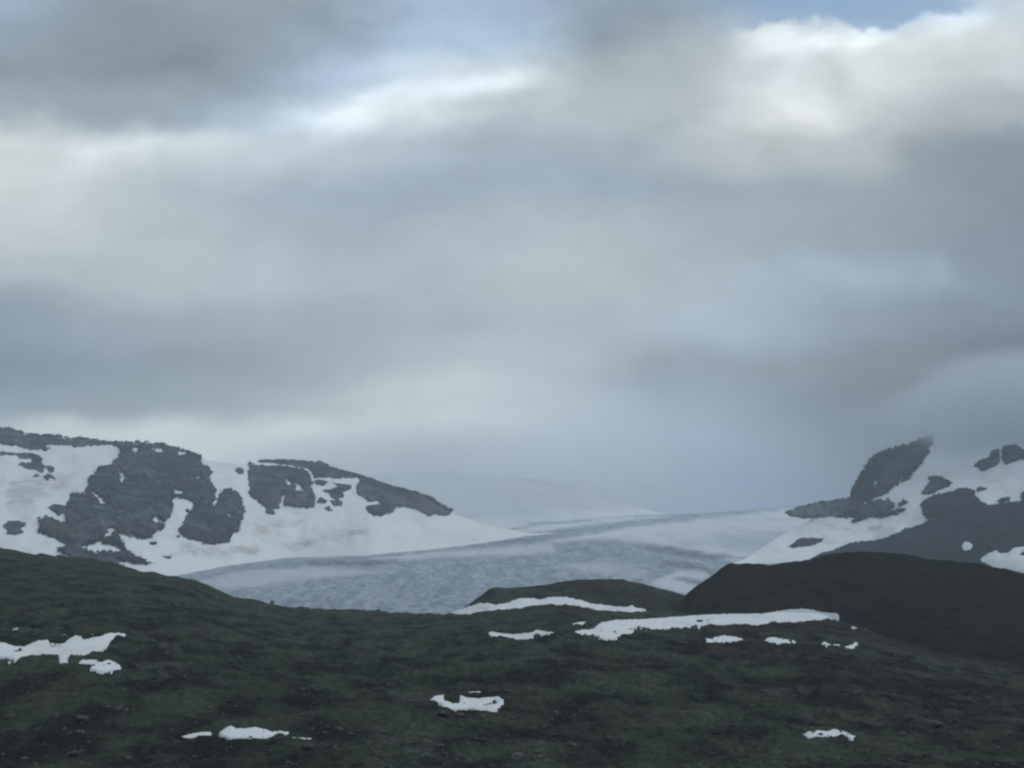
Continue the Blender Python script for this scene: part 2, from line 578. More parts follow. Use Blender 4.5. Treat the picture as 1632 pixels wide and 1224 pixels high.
SNOW_DUST = [fr(4, 400, 650)([(150, 890), (400, 838), (560, 790), (740, 752), (775, 768), (700, 800), (560, 845), (420, 892), (250, 912)]),
             fr(4, 0, 650)([(1150, 860), (1400, 890), (1632, 880), (1632, 930), (1300, 960), (1100, 920)]),
             fr(4, 400, 650)([(-20, 740), (150, 720), (330, 720), (200, 760), (20, 800)]),
             fr(4, 1224, 650)([(640, 780), (700, 735), (730, 722), (700, 770)]), fr(4, 1224, 650)([(765, 775), (840, 725), (850, 730), (790, 775)]),
             fr(4, 0, 650)([(60, 480), (250, 430), (480, 420), (420, 500), (200, 600), (30, 640)]),
             fr(4, 1224, 650)([(250, 710), (420, 735), (620, 790), (560, 800), (380, 770)])]


def crest_surface(name, surf, crest, foot, x0, x1, nx, ny, mat, back=(600, 120), below=60, **kw):
    """land form: its near face up to the crest, then the far side falling away; the foot runs on under the ground"""
    px = np.linspace(x0, x1, nx)
    c, f = crest(px), foot(px)
    rows = []
    for t in np.linspace(0, 1, ny):
        py = f + (c - f) * t
        rows.append(P(px, py, surf(px, py)))
    front = np.stack(rows)
    base = [front[0] + np.array([0, -2.0, -below]) * (1 - k) for k in (0.0, 0.5)]
    top = front[-1]
    hh = np.clip((f - c) / 40.0, 0, 1)[:, None]
    backs = []
    for k in (0.08, 0.2, 0.4, 0.7, 1.0):
        backs.append(top + np.array([0.0, back[0] * k, 0.0]) + np.array([0.0, 0.0, -back[1] * k ** 1.6]) * (0.3 + 0.7 * hh))
    pts = np.concatenate([np.stack(base), front, np.stack(backs)])
    o = grid_mesh(name, pts, mat)
    t = np.linspace(0, 1, ny)[:, None]
    gy = f[None] + (c - f)[None] * t
    gx = np.repeat(px[None], ny, 0)
    d_ = np.full(gx.shape, -99.0)
    for q in SNOW_DUST:
        d_ = np.maximum(d_, sdist(gx, gy, q))
    d_ = sstep(d_ + 5 * fbm(gx / 30.0 + gy / 20.0, gy / 9.0, 3, 77), -6, 6)
    d_ = np.concatenate([np.zeros((2, nx)), d_, np.zeros((5, nx))])
    o.data.attributes.new('dust', 'FLOAT', 'POINT').data.foreach_set('value', d_.astype(np.float32).ravel())
    return tag(o, kind='structure', **kw)


# ------------------------------------------------------------------ ground sheet out to the horizon
def build_ground():
    r = np.concatenate([[0.0], np.geomspace(400, 14000, 24)])
    a = np.linspace(0, 2 * math.pi, 73)
    rr, aa = np.meshgrid(r, a, indexing='ij')
    x, y = rr * np.sin(aa), rr * np.cos(aa)
    z = -75 + 6 * fbm(x / 900.0, y / 900.0, 3, 3)
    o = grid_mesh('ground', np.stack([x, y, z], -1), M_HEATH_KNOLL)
    tag(o, 'dark heath valley floor running under the hills', 'ground', kind='structure')


build_ground()

# ------------------------------------------------------------------ glacier
G7 = fr(1.755, 270, 800)
ICE_SNOW = [  # firn fields lying on the bare ice
    G7([(560, 162), (700, 143), (850, 133), (1000, 122), (1060, 113), (1078, 125), (1075, 142), (980, 150), (900, 153), (760, 158), (640, 163)]),
    G7([(1080, 180), (1200, 167), (1290, 178), (1350, 200), (1300, 210), (1230, 205), (1150, 195), (1100, 190)]),
    fr(4, 800, 700)([(930, 925), (1060, 870), (1110, 842), (1190, 836), (1290, 846), (1330, 878), (1270, 905), (1160, 880), (1100, 890), (1180, 915), (1240, 930), (1210, 1000), (1100, 980)]),
    G7([(80, 225), (170, 200), (250, 190), (420, 184), (640, 195), (560, 203), (400, 215), (260, 235), (150, 246)]),
    G7([(1060, 115), (1200, 104), (1300, 113), (1400, 125), (1500, 144), (1640, 160), (1900, 120), (1900, 0), (1632, 31), (1450, 52), (1300, 70), (1180, 90), (1090, 105)]),
    fr(4, 800, 700)([(1390, 772), (1440, 755), (1520, 755), (1610, 782), (1500, 792)]),
    G7([(-300, 178), (100, 184), (300, 158), (560, 151), (720, 137), (850, 120), (1000, 91), (1100, 76), (1300, 51), (1450, 36), (1632, 21), (1632, -60), (-300, -60)]),
]
ICE_STREAK = [  # thin dirty bands crossing the upper firn
    G7([(690, 106), (850, 88), (980, 70), (1030, 58), (1180, 50), (1180, 54), (1040, 66), (985, 77), (850, 96), (700, 109)]),
    G7([(1030, 44), (1200, 38), (1440, 33), (1632, 20), (1632, 24), (1440, 39), (1200, 42)]),
]


G3 = fr(4, 800, 700)
ICE_DEBRIS = [  # bands of dark rock dust in the ice
    G3([(1000, 770), (1150, 782), (1260, 812), (1345, 850), (1345, 868), (1270, 862), (1150, 835), (1040, 805)]),
    G3([(900, 655), (1150, 685), (1400, 720), (1640, 765), (1640, 795), (1500, 772), (1330, 770), (1100, 740), (930, 700)]),
    G3([(1060, 880), (1160, 890), (1280, 912), (1250, 940), (1160, 925), (1070, 905)]),
    G7([(380, 168), (560, 160), (640, 172), (520, 182), (390, 178)]),
    G7([(560, 153), (720, 138), (850, 123), (1000, 100), (1060, 93), (1060, 103), (860, 127), (720, 143)]),
]


def build_glacier():
    px = np.arange(-300, 1800, 2.5)
    py = np.concatenate([np.arange(1040, 975, -6.0), np.arange(975, 813.0, -0.8)])
    X, Yp = np.meshgrid(px, py)
    top = prof([(-300, 815), (900, 828), (1020, 821), (1120, 818.5), (1208, 812), (1260, 806), (1360, 796), (1800, 790)])(px)
    # columns compress so that the last row sits on the far lip of the ice
    k = (1040 - Yp) / (1040 - 813.4)
    Yp = 1040 - k * (1040 - top[None, :])
    D = surf_glacier(X, Yp)
    nz = fbm(X / 3.2, Yp / 9.0, 4, 8)
    wob = 2.0 * fbm(X / 22.0, Yp / 4.0, 4, 21) + 0.8 * nz
    s = np.zeros(X.shape)
    finger = 2.0 * fbm(X / 34.0 - Yp / 7.0, Yp / 1.7, 4, 28)
    for poly, wgt, soft in zip(ICE_SNOW, (0.75, 0.50, 0.80, 0.62, 1.0, 0.8, 1.0), (4.5, 7.0, 5.0, 5.0, 5.0, 4.0, 3.5)):
        s = np.maximum(s, wgt * sstep(sdist(X, Yp, poly) + wob + finger, -soft, soft))
    s = np.maximum(s, 0.25 * sstep(fbm(X / 18.0 - Yp / 6.0, Yp / 4.0, 5, 36), 0.1, 0.6))
    st = np.full(X.shape, -99.0)
    for poly in ICE_STREAK:
        st = np.maximum(st, sdist(X, Yp, poly))
    s = np.clip(s - 0.75 * sstep(st + 0.8 * wob, -1.5, 1.5), 0, 1)
    # crevasses: shallow wrinkles in the bare ice, none where firn lies
    crev = ridged(X / 9.0 + Yp / 6.0, Yp / 3.2, 3, 12)
    pts = P(X, Yp, D)
    pts[..., 2] += (1 - s) * 3.2 * crev * np.clip(D / 4000, 0.4, 1.0) + 1.4 * s
    lip = pts[-1]
    backs = np.stack([lip + np.array([0, 400 * k_, -30 * k_ * k_]) for k_ in (0.3, 1.0, 2.2)])
    pts = np.concatenate([pts, backs])
    s = np.concatenate([s, np.repeat(s[-1:], 3, 0)])
    o = grid_mesh('glacier', pts, M_ICE)
    deb = np.full(X.shape, -99.0)
    for poly in ICE_DEBRIS:
        deb = np.maximum(deb, sdist(X, Yp, poly))
    deb = sstep(deb + 2.5 * fbm(X / 26.0 - Yp / 9.0, Yp / 2.0, 4, 29), -3.0, 3.5)
    deb = np.concatenate([deb, np.repeat(deb[-1:], 3, 0)])
    at_ = o.data.attributes.new('debris', 'FLOAT', 'POINT')
    at_.data.foreach_set('value', deb.astype(np.float32).ravel())
    at_ = o.data.attributes.new('firn', 'FLOAT', 'POINT')
    at_.data.foreach_set('value', s.astype(np.float32).ravel())
    tag(o, 'wide grey crevassed glacier tongue with pale firn bands filling the valley', 'glacier', kind='structure')


def ice_material():
    m, T, b = new_mat('glacier_ice')
    p = world_pos(T)
    at_ = T.node('ShaderNodeAttribute', attribute_name='firn')
    st = T.vmath('MULTIPLY', p, (1.0, 0.22, 1.0))
    n1 = T.noise(st, 0.030, 5, 0.65, 0.8)
    n2 = T.noise(st, 0.12, 4, 0.7, 0.4)
    ice = T.mix(T.smooth(n1, 0.35, 0.65), (0.25, 0.30, 0.36), (0.42, 0.47, 0.52))
    ice = T.mix(T.math('MULTIPLY', T.smooth(n2, 0.50, 0.66), 0.8), ice, (0.13, 0.155, 0.19))
    de = T.node('ShaderNodeAttribute', attribute_name='debris')
    ice = T.mix(T.math('MULTIPLY', de.outputs['Fac'], 0.55), ice, (0.11, 0.13, 0.15))
    firn = T.mix(T.smooth(T.noise(st, 0.008, 4, 0.6), 0.4, 0.7), (0.72, 0.75, 0.78), (0.60, 0.62, 0.63))
    T.l.new(T.mix(at_.outputs['Fac'], ice, firn), b.inputs['Base Color'])
    bump(T, b, T.math('ADD', n2, n1), 3.0, 0.6)
    return m


M_ICE = ice_material()
build_glacier()


# ------------------------------------------------------------------ far ice cap beyond the lip of the glacier
CAP_CREST = smoothprof([(-500, 790), (300, 775), (500, 764), (620, 754), (720, 750), (820, 758), (950, 790), (1040, 815), (1150, 835), (1400, 850), (2000, 860)], 40)


def build_cap():
    px = np.arange(-500, 2000, 12.0)
    crest = CAP_CREST(px)
    rows = []
    for t in np.linspace(0, 1, 60):
        py = 868 + (crest - 868) * t
        D = 7300 + 1100 * t + 120 * fbm(px / 160.0, py / 30.0, 3, 71) * t
        rows.append(P(px, py, D))
    top = rows[-1]
    for k in (0.3, 1.0):
        rows.append(top + np.array([0, 800 * k, -150 * k * k]))
    o = grid_mesh('ice_cap', np.stack(rows), M_SNOW_FAR)
    tag(o, 'pale smooth ice cap rising into the cloud behind the glacier', 'ice cap', kind='structure')


build_cap()

# ------------------------------------------------------------------ the two mountains
crest_surface('mountain', surf_left, LEFT_CREST, LEFT_FOOT, -900, 900, 620, 120, M_SNOW_FAR, (900, 260),
              label='snow covered mountain shoulder with dark cliffs, left of the glacier', cat='mountain')
crest_surface('mountain', surf_right, RIGHT_CREST, RIGHT_FOOT, 1150, 2500, 520, 120, M_SNOW_FAR, (900, 200),
              label='snow covered mountain with its summit lost in cloud, right of the glacier', cat='mountain')


# ------------------------------------------------------------------ rock outcrops standing out of the snow
def outcrop(name, surf, polys, holes, mat, label, cat, group=None, bulge=18.0, crag=14.0, jag=1.0, step=0.8, seed=0, margin=5, lim=None):
    allp = [p for q in polys for p in q]
    x0, x1 = min(p[0] for p in allp) - margin, max(p[0] for p in allp) + margin
    y0, y1 = min(p[1] for p in allp) - margin, max(p[1] for p in allp) + margin
    if lim:
        x0, x1, y0, y1 = max(x0, lim[0]), min(x1, lim[1]), max(y0, lim[2]), min(y1, lim[3])
    X, Yp = np.meshgrid(np.arange(x0, x1, step), np.arange(y0, y1, step))
    s = np.full(X.shape, -99.0)
    for q in polys:
        s = np.maximum(s, sdist(X, Yp, q))
    for q in holes:
        s = np.minimum(s, -sdist(X, Yp, q))
    edge = jag * (2.8 * fbm(X / 7.5 + Yp / 30.0, Yp / 4.6, 5, seed, 0.72) + 2.6 * np.clip(gnoise(X / 3.4, Yp / 2.4, seed + 9) - 0.25, 0, 1) - 0.3)
    s = s + edge * np.clip(1.6 - np.abs(s) / 6.0, 0, 1) + 0.4
    D = surf(X, Yp)
    rel = ridged(X / 16.0, Yp / 26.0, 5, seed + 3, 0.6)
    inn = np.clip(s, 0, None)
    h = np.where(s > 0, 3.0 * np.minimum(s, 2.0) + bulge * (1 - np.exp(-inn / 9.0)) + crag * rel * (1 - np.exp(-inn / 4.0)), 14.0 * s)
    pts = P(X, Yp, D - h)
    good = s > -1.6
    keep = good[:-1, :-1] | good[1:, :-1] | good[:-1, 1:] | good[1:, 1:]
    o = grid_mesh(name, pts, mat, keep)
    return tag(o, label, cat, group)


A = fr(8, 0, 680)
Z = fr(4, 0, 650)
B2 = fr(4, 400, 650)
S = fr(4.916, 1300, 680)
T4 = fr(4, 1224, 650)

# left mountain
RIM = [(-200, 20), (0, 36), (60, 24), (150, 40), (260, 76), (320, 98), (400, 101), (480, 118), (760, 126), (830, 151), (980, 151), (1180, 171),
       (1330, 196), (1540, 204), (1560, 225), (1540, 268), (1460, 255), (1430, 230), (1300, 240), (1220, 238), (1120, 240), (1040, 265), (960, 260),
       (850, 238), (700, 240), (560, 235), (600, 250), (630, 280), (600, 300), (480, 300), (380, 285), (280, 270), (230, 245), (100, 240), (30, 220), (-200, 220)]
GL = 'dark rocks showing through the left snow slope'
GR = 'dark rocks showing through the right snow slope'
outcrop('rock_outcrop', surf_left, [A(RIM)], [], M_ROCK_L, 'long thin brown rock rim along the crest at the left edge of the snow slope', 'rock outcrop', GL, 8, 8, 0.8, seed=1)
outcrop('rock_outcrop', surf_left, [A([(-100, 310), (60, 315), (160, 330), (300, 335), (400, 335), (480, 365), (540, 400), (535, 450), (565, 490), (555, 580),
        (530, 590), (470, 570), (430, 545), (370, 545), (280, 510), (240, 490), (235, 460), (270, 450), (350, 465), (420, 440), (400, 415), (300, 410),
        (250, 400), (200, 350), (140, 370), (60, 365), (-100, 375)])], [], M_ROCK_L,
        'hook-shaped dark outcrop below the brown rock rim at the left edge', 'rock outcrop', GL, 8, 8, 0.6, seed=2)
CLIFF = [(740, 228), (830, 222), (930, 224), (1030, 236), (1130, 258), (1220, 286), (1280, 316), (1300, 365), (1330, 370), (1355, 410), (1335, 440),
         (1350, 480), (1385, 520), (1370, 560), (1380, 580), (1358, 600), (1352, 622), (1375, 605), (1395, 560), (1410, 530), (1470, 510), (1510, 530),
         (1545, 570), (1560, 630), (1555, 690), (1530, 740), (1530, 785), (1490, 790), (1460, 850), (1400, 862), (1320, 872), (1260, 845), (1200, 840),
         (1150, 800), (1135, 770), (1170, 740), (1175, 700), (1210, 660), (1240, 620), (1210, 590), (1150, 575), (1105, 565), (1100, 640), (1085, 690),
         (1050, 725), (1030, 735), (1055, 745), (1050, 770), (980, 795), (970, 820), (920, 835), (870, 825), (840, 800), (830, 825), (800, 800), (750, 805),
         (795, 860), (790, 880), (850, 930), (970, 990), (940, 1000), (850, 985), (750, 970), (830, 1040), (700, 1030), (500, 980), (430, 945), (360, 905),
         (370, 890), (420, 870), (350, 835), (240, 790), (250, 750), (245, 700), (280, 690), (330, 700), (360, 710), (430, 730), (410, 680), (420, 640),
         (415, 600), (440, 590), (450, 540), (540, 545), (545, 510), (565, 490), (560, 450), (600, 420), (620, 370), (700, 365), (720, 330), (755, 310), (765, 285)]
CLIFF_HOLES = [[(755, 385), (795, 430), (782, 475), (762, 460), (770, 430)], [(590, 530), (640, 570), (672, 612), (640, 614), (622, 580), (600, 560)],
               [(700, 768), (732, 770), (722, 800), (685, 822), (668, 812)],
               [(530, 885), (610, 855), (640, 843), (660, 865), (740, 875), (768, 906), (730, 912), (640, 905), (610, 918), (560, 902)],
               [(1112, 518), (1162, 534), (1150, 548), (1118, 540)], [(1452, 672), (1488, 680), (1478, 702), (1455, 692)],
               [(1125, 272), (1182, 284), (1172, 304), (1140, 302)], [(965, 258), (1035, 260), (1040, 278), (990, 278)],
               [(970, 715), (1000, 692), (1035, 722), (1000, 732)], [(1258, 430), (1278, 430), (1274, 446), (1260, 446)], [(850, 258), (880, 256), (876, 274), (852, 274)]]
outcrop('cliff', surf_left, [Z(CLIFF)], [Z(h) for h in CLIFF_HOLES], M_ROCK_L,
        'largest craggy dark cliff on the left snow slope, with small snow pockets in it', 'cliff', None, 26, 20, 1.0, seed=3)
CLIFF2 = [(-10, 352), (0, 362), (60, 366), (200, 368), (330, 383), (370, 410), (385, 450), (400, 475), (380, 500), (400, 540), (415, 575), (400, 635), (350, 640),
          (300, 630), (210, 620), (204, 590), (214, 555), (204, 550), (198, 605), (180, 620), (180, 640), (150, 650), (150, 680), (130, 685), (95, 660),
          (100, 630), (50, 615), (40, 590), (0, 570), (-15, 540), (-10, 500), (-20, 450), (-15, 400)]
outcrop('cliff', surf_left, [B2(CLIFF2)], [B2([(222, 456), (246, 462), (258, 492), (238, 492)]), B2([(283, 476), (322, 508), (328, 528), (288, 522)])], M_ROCK_L,
        'square dark cliff right of the largest cliff, under the mountain crest', 'cliff', None, 18, 16, 0.8, seed=4)
outcrop('rock_outcrop', surf_left, [B2([(55, 340), (200, 337), (450, 352), (530, 389), (690, 433), (640, 450), (560, 450), (500, 445), (400, 447), (378, 400), (330, 378), (200, 360), (100, 350)])], [],
        M_ROCK_L, 'thin tapering rock band on the crest right above the square cliff', 'rock outcrop', GL, 8, 8, 0.6, seed=5)
outcrop('cliff', surf_left, [B2([(690, 434), (760, 454), (900, 504), (1010, 529), (1150, 574), (1210, 619), (1275, 655), (1272, 680), (1230, 690), (1180, 680), (1130, 692), (1100, 670),
        (1050, 650), (980, 630), (920, 635), (910, 660), (840, 692), (790, 690), (750, 665), (725, 630), (760, 620), (820, 612), (805, 597), (750, 600), (730, 580),
        (680, 550), (670, 510), (685, 470)])], [], M_ROCK_L, 'long dark rock nose sloping down toward the glacier at the end of the left crest', 'cliff', None, 14, 12, 0.7, seed=6)
small_left = [
    (Z([(300, 635), (350, 612), (412, 625), (412, 668), (375, 688), (340, 662)]), 'small dark outcrop just left of the largest cliff, beside its upper notch'),
    (Z([(18, 755), (50, 723), (110, 718), (168, 735), (160, 752), (130, 770), (158, 796), (110, 807), (36, 807), (48, 785)]), 'lone ragged outcrop low on the snow at the far left'),
    (B2([(396, 465), (430, 456), (494, 470), (470, 494), (430, 493), (408, 482)]), 'flat outcrop at the top left of the cluster between square cliff and rock nose'),
    (B2([(522, 478), (560, 483), (644, 490), (638, 518), (600, 532), (560, 518), (543, 492)]), 'oblong outcrop at the top right of the cluster beside the rock nose'),
    (B2([(500, 520), (545, 506), (588, 530), (592, 566), (550, 584), (508, 572), (498, 546), (448, 525)]), 'largest reddish outcrop in the middle of the cluster beside the square cliff'),
    (B2([(416, 602), (440, 566), (484, 590), (478, 612), (430, 608)]), 'small outcrop touching the lower right side of the square cliff'),
    (B2([(502, 590), (560, 583), (584, 605), (572, 628), (528, 628)]), 'lower outcrop directly beneath the reddish outcrop of the cluster'),
    (B2([(466, 640), (500, 622), (520, 655), (490, 658)]), 'lowest little outcrop of the cluster beside the square cliff'),
    (A([(565, 508), (640, 496), (696, 530), (684, 584), (640, 584), (606, 545)]), 'small blocky rock at the right end of the hook-shaped outcrop'),
    (A([(418, 632), (470, 594), (516, 632), (470, 640)]), 'small triangular rock below the hook-shaped outcrop'),
    (A([(550, 640), (600, 594), (645, 608), (706, 655), (692, 674), (640, 654), (600, 686)]), 'tiny winged rock below the blocky rock at the end of the hook-shaped outcrop'),
    (Z([(948, 853), (1000, 854), (1000, 872), (958, 872)]), 'tiny rock on the snow under the foot of the largest cliff'),
    (Z([(1034, 944), (1098, 946), (1084, 960), (1050, 956)]), 'sliver of dark rock low on the snow, near the glacier edge'),
    (Z([(1496, 395), (1520, 376), (1554, 394), (1554, 418), (1520, 424)]), 'small rock on the snow saddle between the two big cliffs'),
    (Z([(1178, 652), (1196, 638), (1212, 660), (1190, 668)]), 'little rock at the head of the snow gully that splits the largest cliff'),
    (Z([(1116, 814), (1152, 813), (1136, 828)]), 'tiny rock left of the foot of the rounded cliff lobe'),
]
for i, (pl, lab) in enumerate(small_left):
    outcrop('rock_outcrop', surf_left, [pl], [], M_ROCK_L, lab, 'rock outcrop', GL, 6, 5, 0.35, step=0.6, seed=20 + i)

# right mountain
outcrop('cliff', surf_right, [S([(270, 570), (302, 470), (352, 390), (392, 306), (454, 234), (556, 184), (748, 139), (848, 88), (910, 85), (922, 130), (880, 175), (890, 200),
        (840, 270), (800, 320), (760, 360), (735, 385), (740, 410), (680, 440), (630, 455), (600, 480), (560, 520), (480, 550), (390, 598), (480, 570), (560, 568),
        (620, 595), (615, 620), (580, 645), (640, 640), (705, 640), (690, 665), (620, 690), (520, 710), (420, 715), (340, 740), (285, 748), (300, 715), (140, 712),
        (150, 690), (230, 640)])],
        [S([(458, 430), (484, 412), (478, 446), (458, 452)]), S([(636, 444), (672, 392), (668, 440)])], M_ROCK_R,
        'steep rounded dark cliff forming the left edge of the cloud-capped right mountain', 'cliff', None, 22, 18, 0.9, seed=41)
right_rocks = [
    ([(646, 602), (690, 569), (728, 590), (690, 614), (648, 625)], 'small oval rock in the snow gully right of the steep cliff foot'),
    ([(818, 522), (860, 470), (890, 430), (878, 388), (970, 383), (1010, 403), (1072, 440), (1030, 472), (942, 512), (930, 522), (868, 533)], 'kite-shaped brown outcrop in the middle of the right snow slope'),
    ([(1238, 310), (1280, 260), (1360, 240), (1370, 185), (1442, 178), (1442, 282), (1400, 312), (1290, 353), (1280, 322)], 'misty grey outcrop high on the right snow slope, the left of two under the cloud'),
    ([(1455, 190), (1470, 148), (1560, 138), (1632, 173), (1800, 180), (1800, 230), (1600, 262), (1490, 292), (1458, 262)], 'faint grey outcrop half swallowed by the cloud at the right edge'),
    ([(1256, 490), (1290, 468), (1342, 480), (1310, 502), (1263, 513)], 'small dark rock on the snow just above the blue-black slope'),
    ([(1416, 582), (1470, 548), (1534, 554), (1512, 582), (1450, 604)], 'low dark rock on the edge of the blue-black slope, right of the snow inlet'),
]
for i, (pl, lab) in enumerate(right_rocks):
    outcrop('rock_outcrop', surf_right, [S(pl)], [], M_ROCK_R, lab, 'rock outcrop', GR, 10, 9, 0.5, step=0.6, seed=60 + i)


def surf_right_or_ice(px, py):
    return np.minimum(surf_right(px, py), surf_glacier(px, py))


outcrop('rock_outcrop', surf_right_or_ice, [T4([(130, 886), (190, 838), (230, 828), (348, 833), (342, 851), (270, 882), (150, 893)])], [], M_ROCK_R,
        'lens-shaped lone rock in the snow above the dark foreground ridge', 'rock outcrop', GR, 10, 9, 0.4, step=0.6, seed=70)
outcrop('rock_slope', surf_right, [S([(-40, 1030), (60, 985), (150, 960), (300, 900), (440, 895), (540, 870), (640, 830), (700, 800), (820, 765), (960, 716), (880, 727), (835, 690),
        (830, 640), (820, 610), (850, 575), (930, 530), (1000, 520), (1100, 490), (1180, 475), (1250, 500), (1240, 535), (1290, 575), (1340, 610), (1400, 610),
        (1480, 590), (1600, 590), (1610, 530), (1632, 500), (2600, 420), (2600, 1200), (900, 1200), (40, 1100)])], [], M_SCREE,
        'broad blue-black rock slope under the right snowfield', 'rock slope', None, 40, 14, 0.8, step=1.2, seed=80, lim=(1290, 1800, 760, 925))


def surf_slope(px, py):
    return surf_right(px, py) - 52.0


def ice_front(px, py):
    return surf_right_or_ice(px, py) - 5


# ------------------------------------------------------------------ blue-grey ice wall at the lip of the glacier
def ice_wall_material():
    m, T, b = new_mat('ice_wall')
    p = world_pos(T)
    n1 = T.noise(T.vmath('MULTIPLY', p, (1.0, 0.6, 0.6)), 0.035, 6, 0.72)
    c = T.mix(T.smooth(n1, 0.38, 0.62), (0.08, 0.10, 0.12), (0.17, 0.20, 0.23))
    T.l.new(c, b.inputs['Base Color'])
    bump(T, b, n1, 8.0)
    return m


M_WALL = ice_wall_material()
outcrop('ice_wall', ice_front, [T4([(120, 668), (200, 640), (300, 612), (545, 573), (560, 610), (440, 690), (300, 700), (200, 692), (140, 680)])], [], M_WALL,
        'grey-blue broken ice wall at the glacier lip beside the steep right cliff', 'ice wall', None, 8, 8, 0.6, step=0.6, seed=90)

# ------------------------------------------------------------------ a faint rock band far up on the ice cap


def surf_cap(px, py):
    crest = CAP_CREST(px)
    t = np.clip((868 - py) / (868 - crest), 0, 1)
    return 7300 + 1100 * t + 120 * fbm(px / 160.0, py / 30.0, 3, 71) * t - 25


outcrop('rock_band', surf_cap, [[(805, 765), (840, 764.5), (868, 767.5), (902, 777), (880, 772.5), (850, 767.5), (815, 766.6)]], [], M_ROCK_L,
        'hair-thin curved rock band half lost in the mist behind the glacier', 'rock band', None, 10, 8, 0.3, step=0.5, seed=96)

# ------------------------------------------------------------------ hillside in the foreground
YN = 130.0
YC = smoothprof([(-700, 760), (0, 720), (300, 700), (600, 680), (800, 650), (900, 620), (1050, 640), (1250, 600), (1450, 470), (1632, 430), (2400, 420)], 80)
EN = float(esl(1224))


def surf_hillside(px, py):
    c = HILLSIDE_CREST_S(px)
    ec = esl(c)
    yc = YC(px)
    b = (ec - EN) / (1 / YN - 1 / yc)
    a = EN + b / YN
    D = b / np.maximum(a - esl(py), b / (yc * 1.05))
    x = usl(px, py) * D
    return D * (1 + 0.05 * fbm(x / 130.0, D / 170.0, 2, 101) * sstep(yc - D, 0, 120) * sstep(D, 120, 200))


HILLSIDE_CREST_S = smoothprof([(x, float(HILLSIDE_CREST(x))) for x in range(-760, 2460, 8)], 14)


def low_relief(x, y):
    return 1.3 * fbm(x / 24.0, y / 15.0, 3, 105) - 1.1 * np.clip(ridged(x / 60.0 + y / 90.0, y / 45.0, 3, 108) - 0.35, 0, 1)


def high_relief(x, y):
    t = fbm(x / 7.0, y / 6.0, 4, 111, 0.55)
    return 0.75 * t + 0.55 * np.clip(ridged(x / 4.5, y / 4.5, 3, 115) - 0.25, 0, 1)


HS_PATCHES = []


def build_hillside():
    px = np.arange(-420, 2060, 1.6)
    k = np.linspace(0, 1, 300)
    X = np.repeat(px[None], len(k), 0)
    c = HILLSIDE_CREST(px)
    Yp = 1236 + (c[None] - 1236) * k[:, None]
    D = surf_hillside(X, Yp)
    pts = P(X, Yp, D)
    fade = np.clip(D / 260, 0.35, 1.0)
    under = np.ones(X.shape)              # the ground is smooth beneath the old snow
    for polys, holes, x0, x1, y0, y1 in HS_PATCHES:
        m = (X > x0) & (X < x1) & (Yp > y0) & (Yp < y1)
        if m.any():
            d_ = np.full(m.sum(), -99.0)
            for q in polys:
                d_ = np.maximum(d_, sdist(X[m], Yp[m], q))
            for q in holes:
                d_ = np.minimum(d_, -sdist(X[m], Yp[m], q))
            under[m] = np.minimum(under[m], 1 - 0.85 * sstep(d_, -1.5, 1.5))
    crestfade = 1 - 0.75 * sstep(k, 0.80, 1.0)[:, None]
    pts[..., 2] += (low_relief(pts[..., 0], pts[..., 1]) * fade * crestfade + high_relief(pts[..., 0], pts[..., 1]) * (0.55 + 0.45 * fade)) * under
    top = pts[-1]
    backs = np.stack([top + np.array([0, 260 * q, -52 * q ** 1.5]) for q in (0.05, 0.15, 0.35, 0.65, 1.0)])
    near = []
    b0 = pts[0]
    for q in (0.0, 0.12, 0.3, 0.5, 0.7, 0.85, 1.0):
        yy = 2.0 + (b0[:, 1] - 2.0) * q
        prof_z = np.interp(q, [0, 0.12, 0.3, 0.5, 0.7, 0.85, 1.0], [-3.0, -6.5, -13, -17, -19, -19.5, 0])
        z = np.full(len(px), prof_z) if q < 1 else b0[:, 2]
        near.append(np.stack([b0[:, 0] * (0.35 + 0.65 * q) + 0.0, yy, z], -1))
    near = np.stack(near[:-1])
    behind = near[0:1] + np.array([0, -60, -1.0])
    pts = np.concatenate([behind, near, pts, backs])
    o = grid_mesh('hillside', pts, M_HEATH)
    tag(o, 'dark heath hillside strewn with stones, filling the foreground', 'hillside', kind='structure')


def surf_knoll(px, py):
    c = KNOLL_CREST(px)
    t = np.clip((995 - py) / np.maximum(995 - c, 4.0), -0.5, 1)
    return 820 + 260 * t + 4 * fbm(px / 28.0, py / 14.0, 3, 131) * sstep(t, 0.05, 0.3)


def surf_ridge(px, py):
    c = RIDGE_CREST(px)
    t = np.clip((1105 - py) / np.maximum(1105 - c, 6.0), -0.2, 1)
    return 440 + 520 * t ** 1.15 * np.sign(np.clip(t, 0, 1)) + 5 * fbm(px / 34.0, py / 24.0, 3, 141) * sstep(t, 0.05, 0.3)


def rough_hill(name, surf, crest, foot, x0, x1, dx, ny, mat, amp, back, fine=0.7, **kw):
    px = np.arange(x0, x1, dx)
    k = np.linspace(0, 1, ny)
    X = np.repeat(px[None], ny, 0)
    c = crest(px)
    Yp = foot + (c[None] - foot) * k[:, None]
    pts = P(X, Yp, surf(X, Yp))
    pts[..., 2] += amp * (fine * high_relief(pts[..., 0], pts[..., 1]) + 0.5 * fbm(pts[..., 0] / 18.0, pts[..., 1] / 30.0, 3, 151))
    top = pts[-1]
    backs = np.stack([top + np.array([0, back[0] * q, -back[1] * q ** 1.4]) for q in (0.04, 0.12, 0.3, 0.6, 1.0)])
    base = pts[0:1] + np.array([0, -10, -40])
    o = grid_mesh(name, np.concatenate([base, pts, backs]), mat)
    return tag(o, kind='structure', **kw)


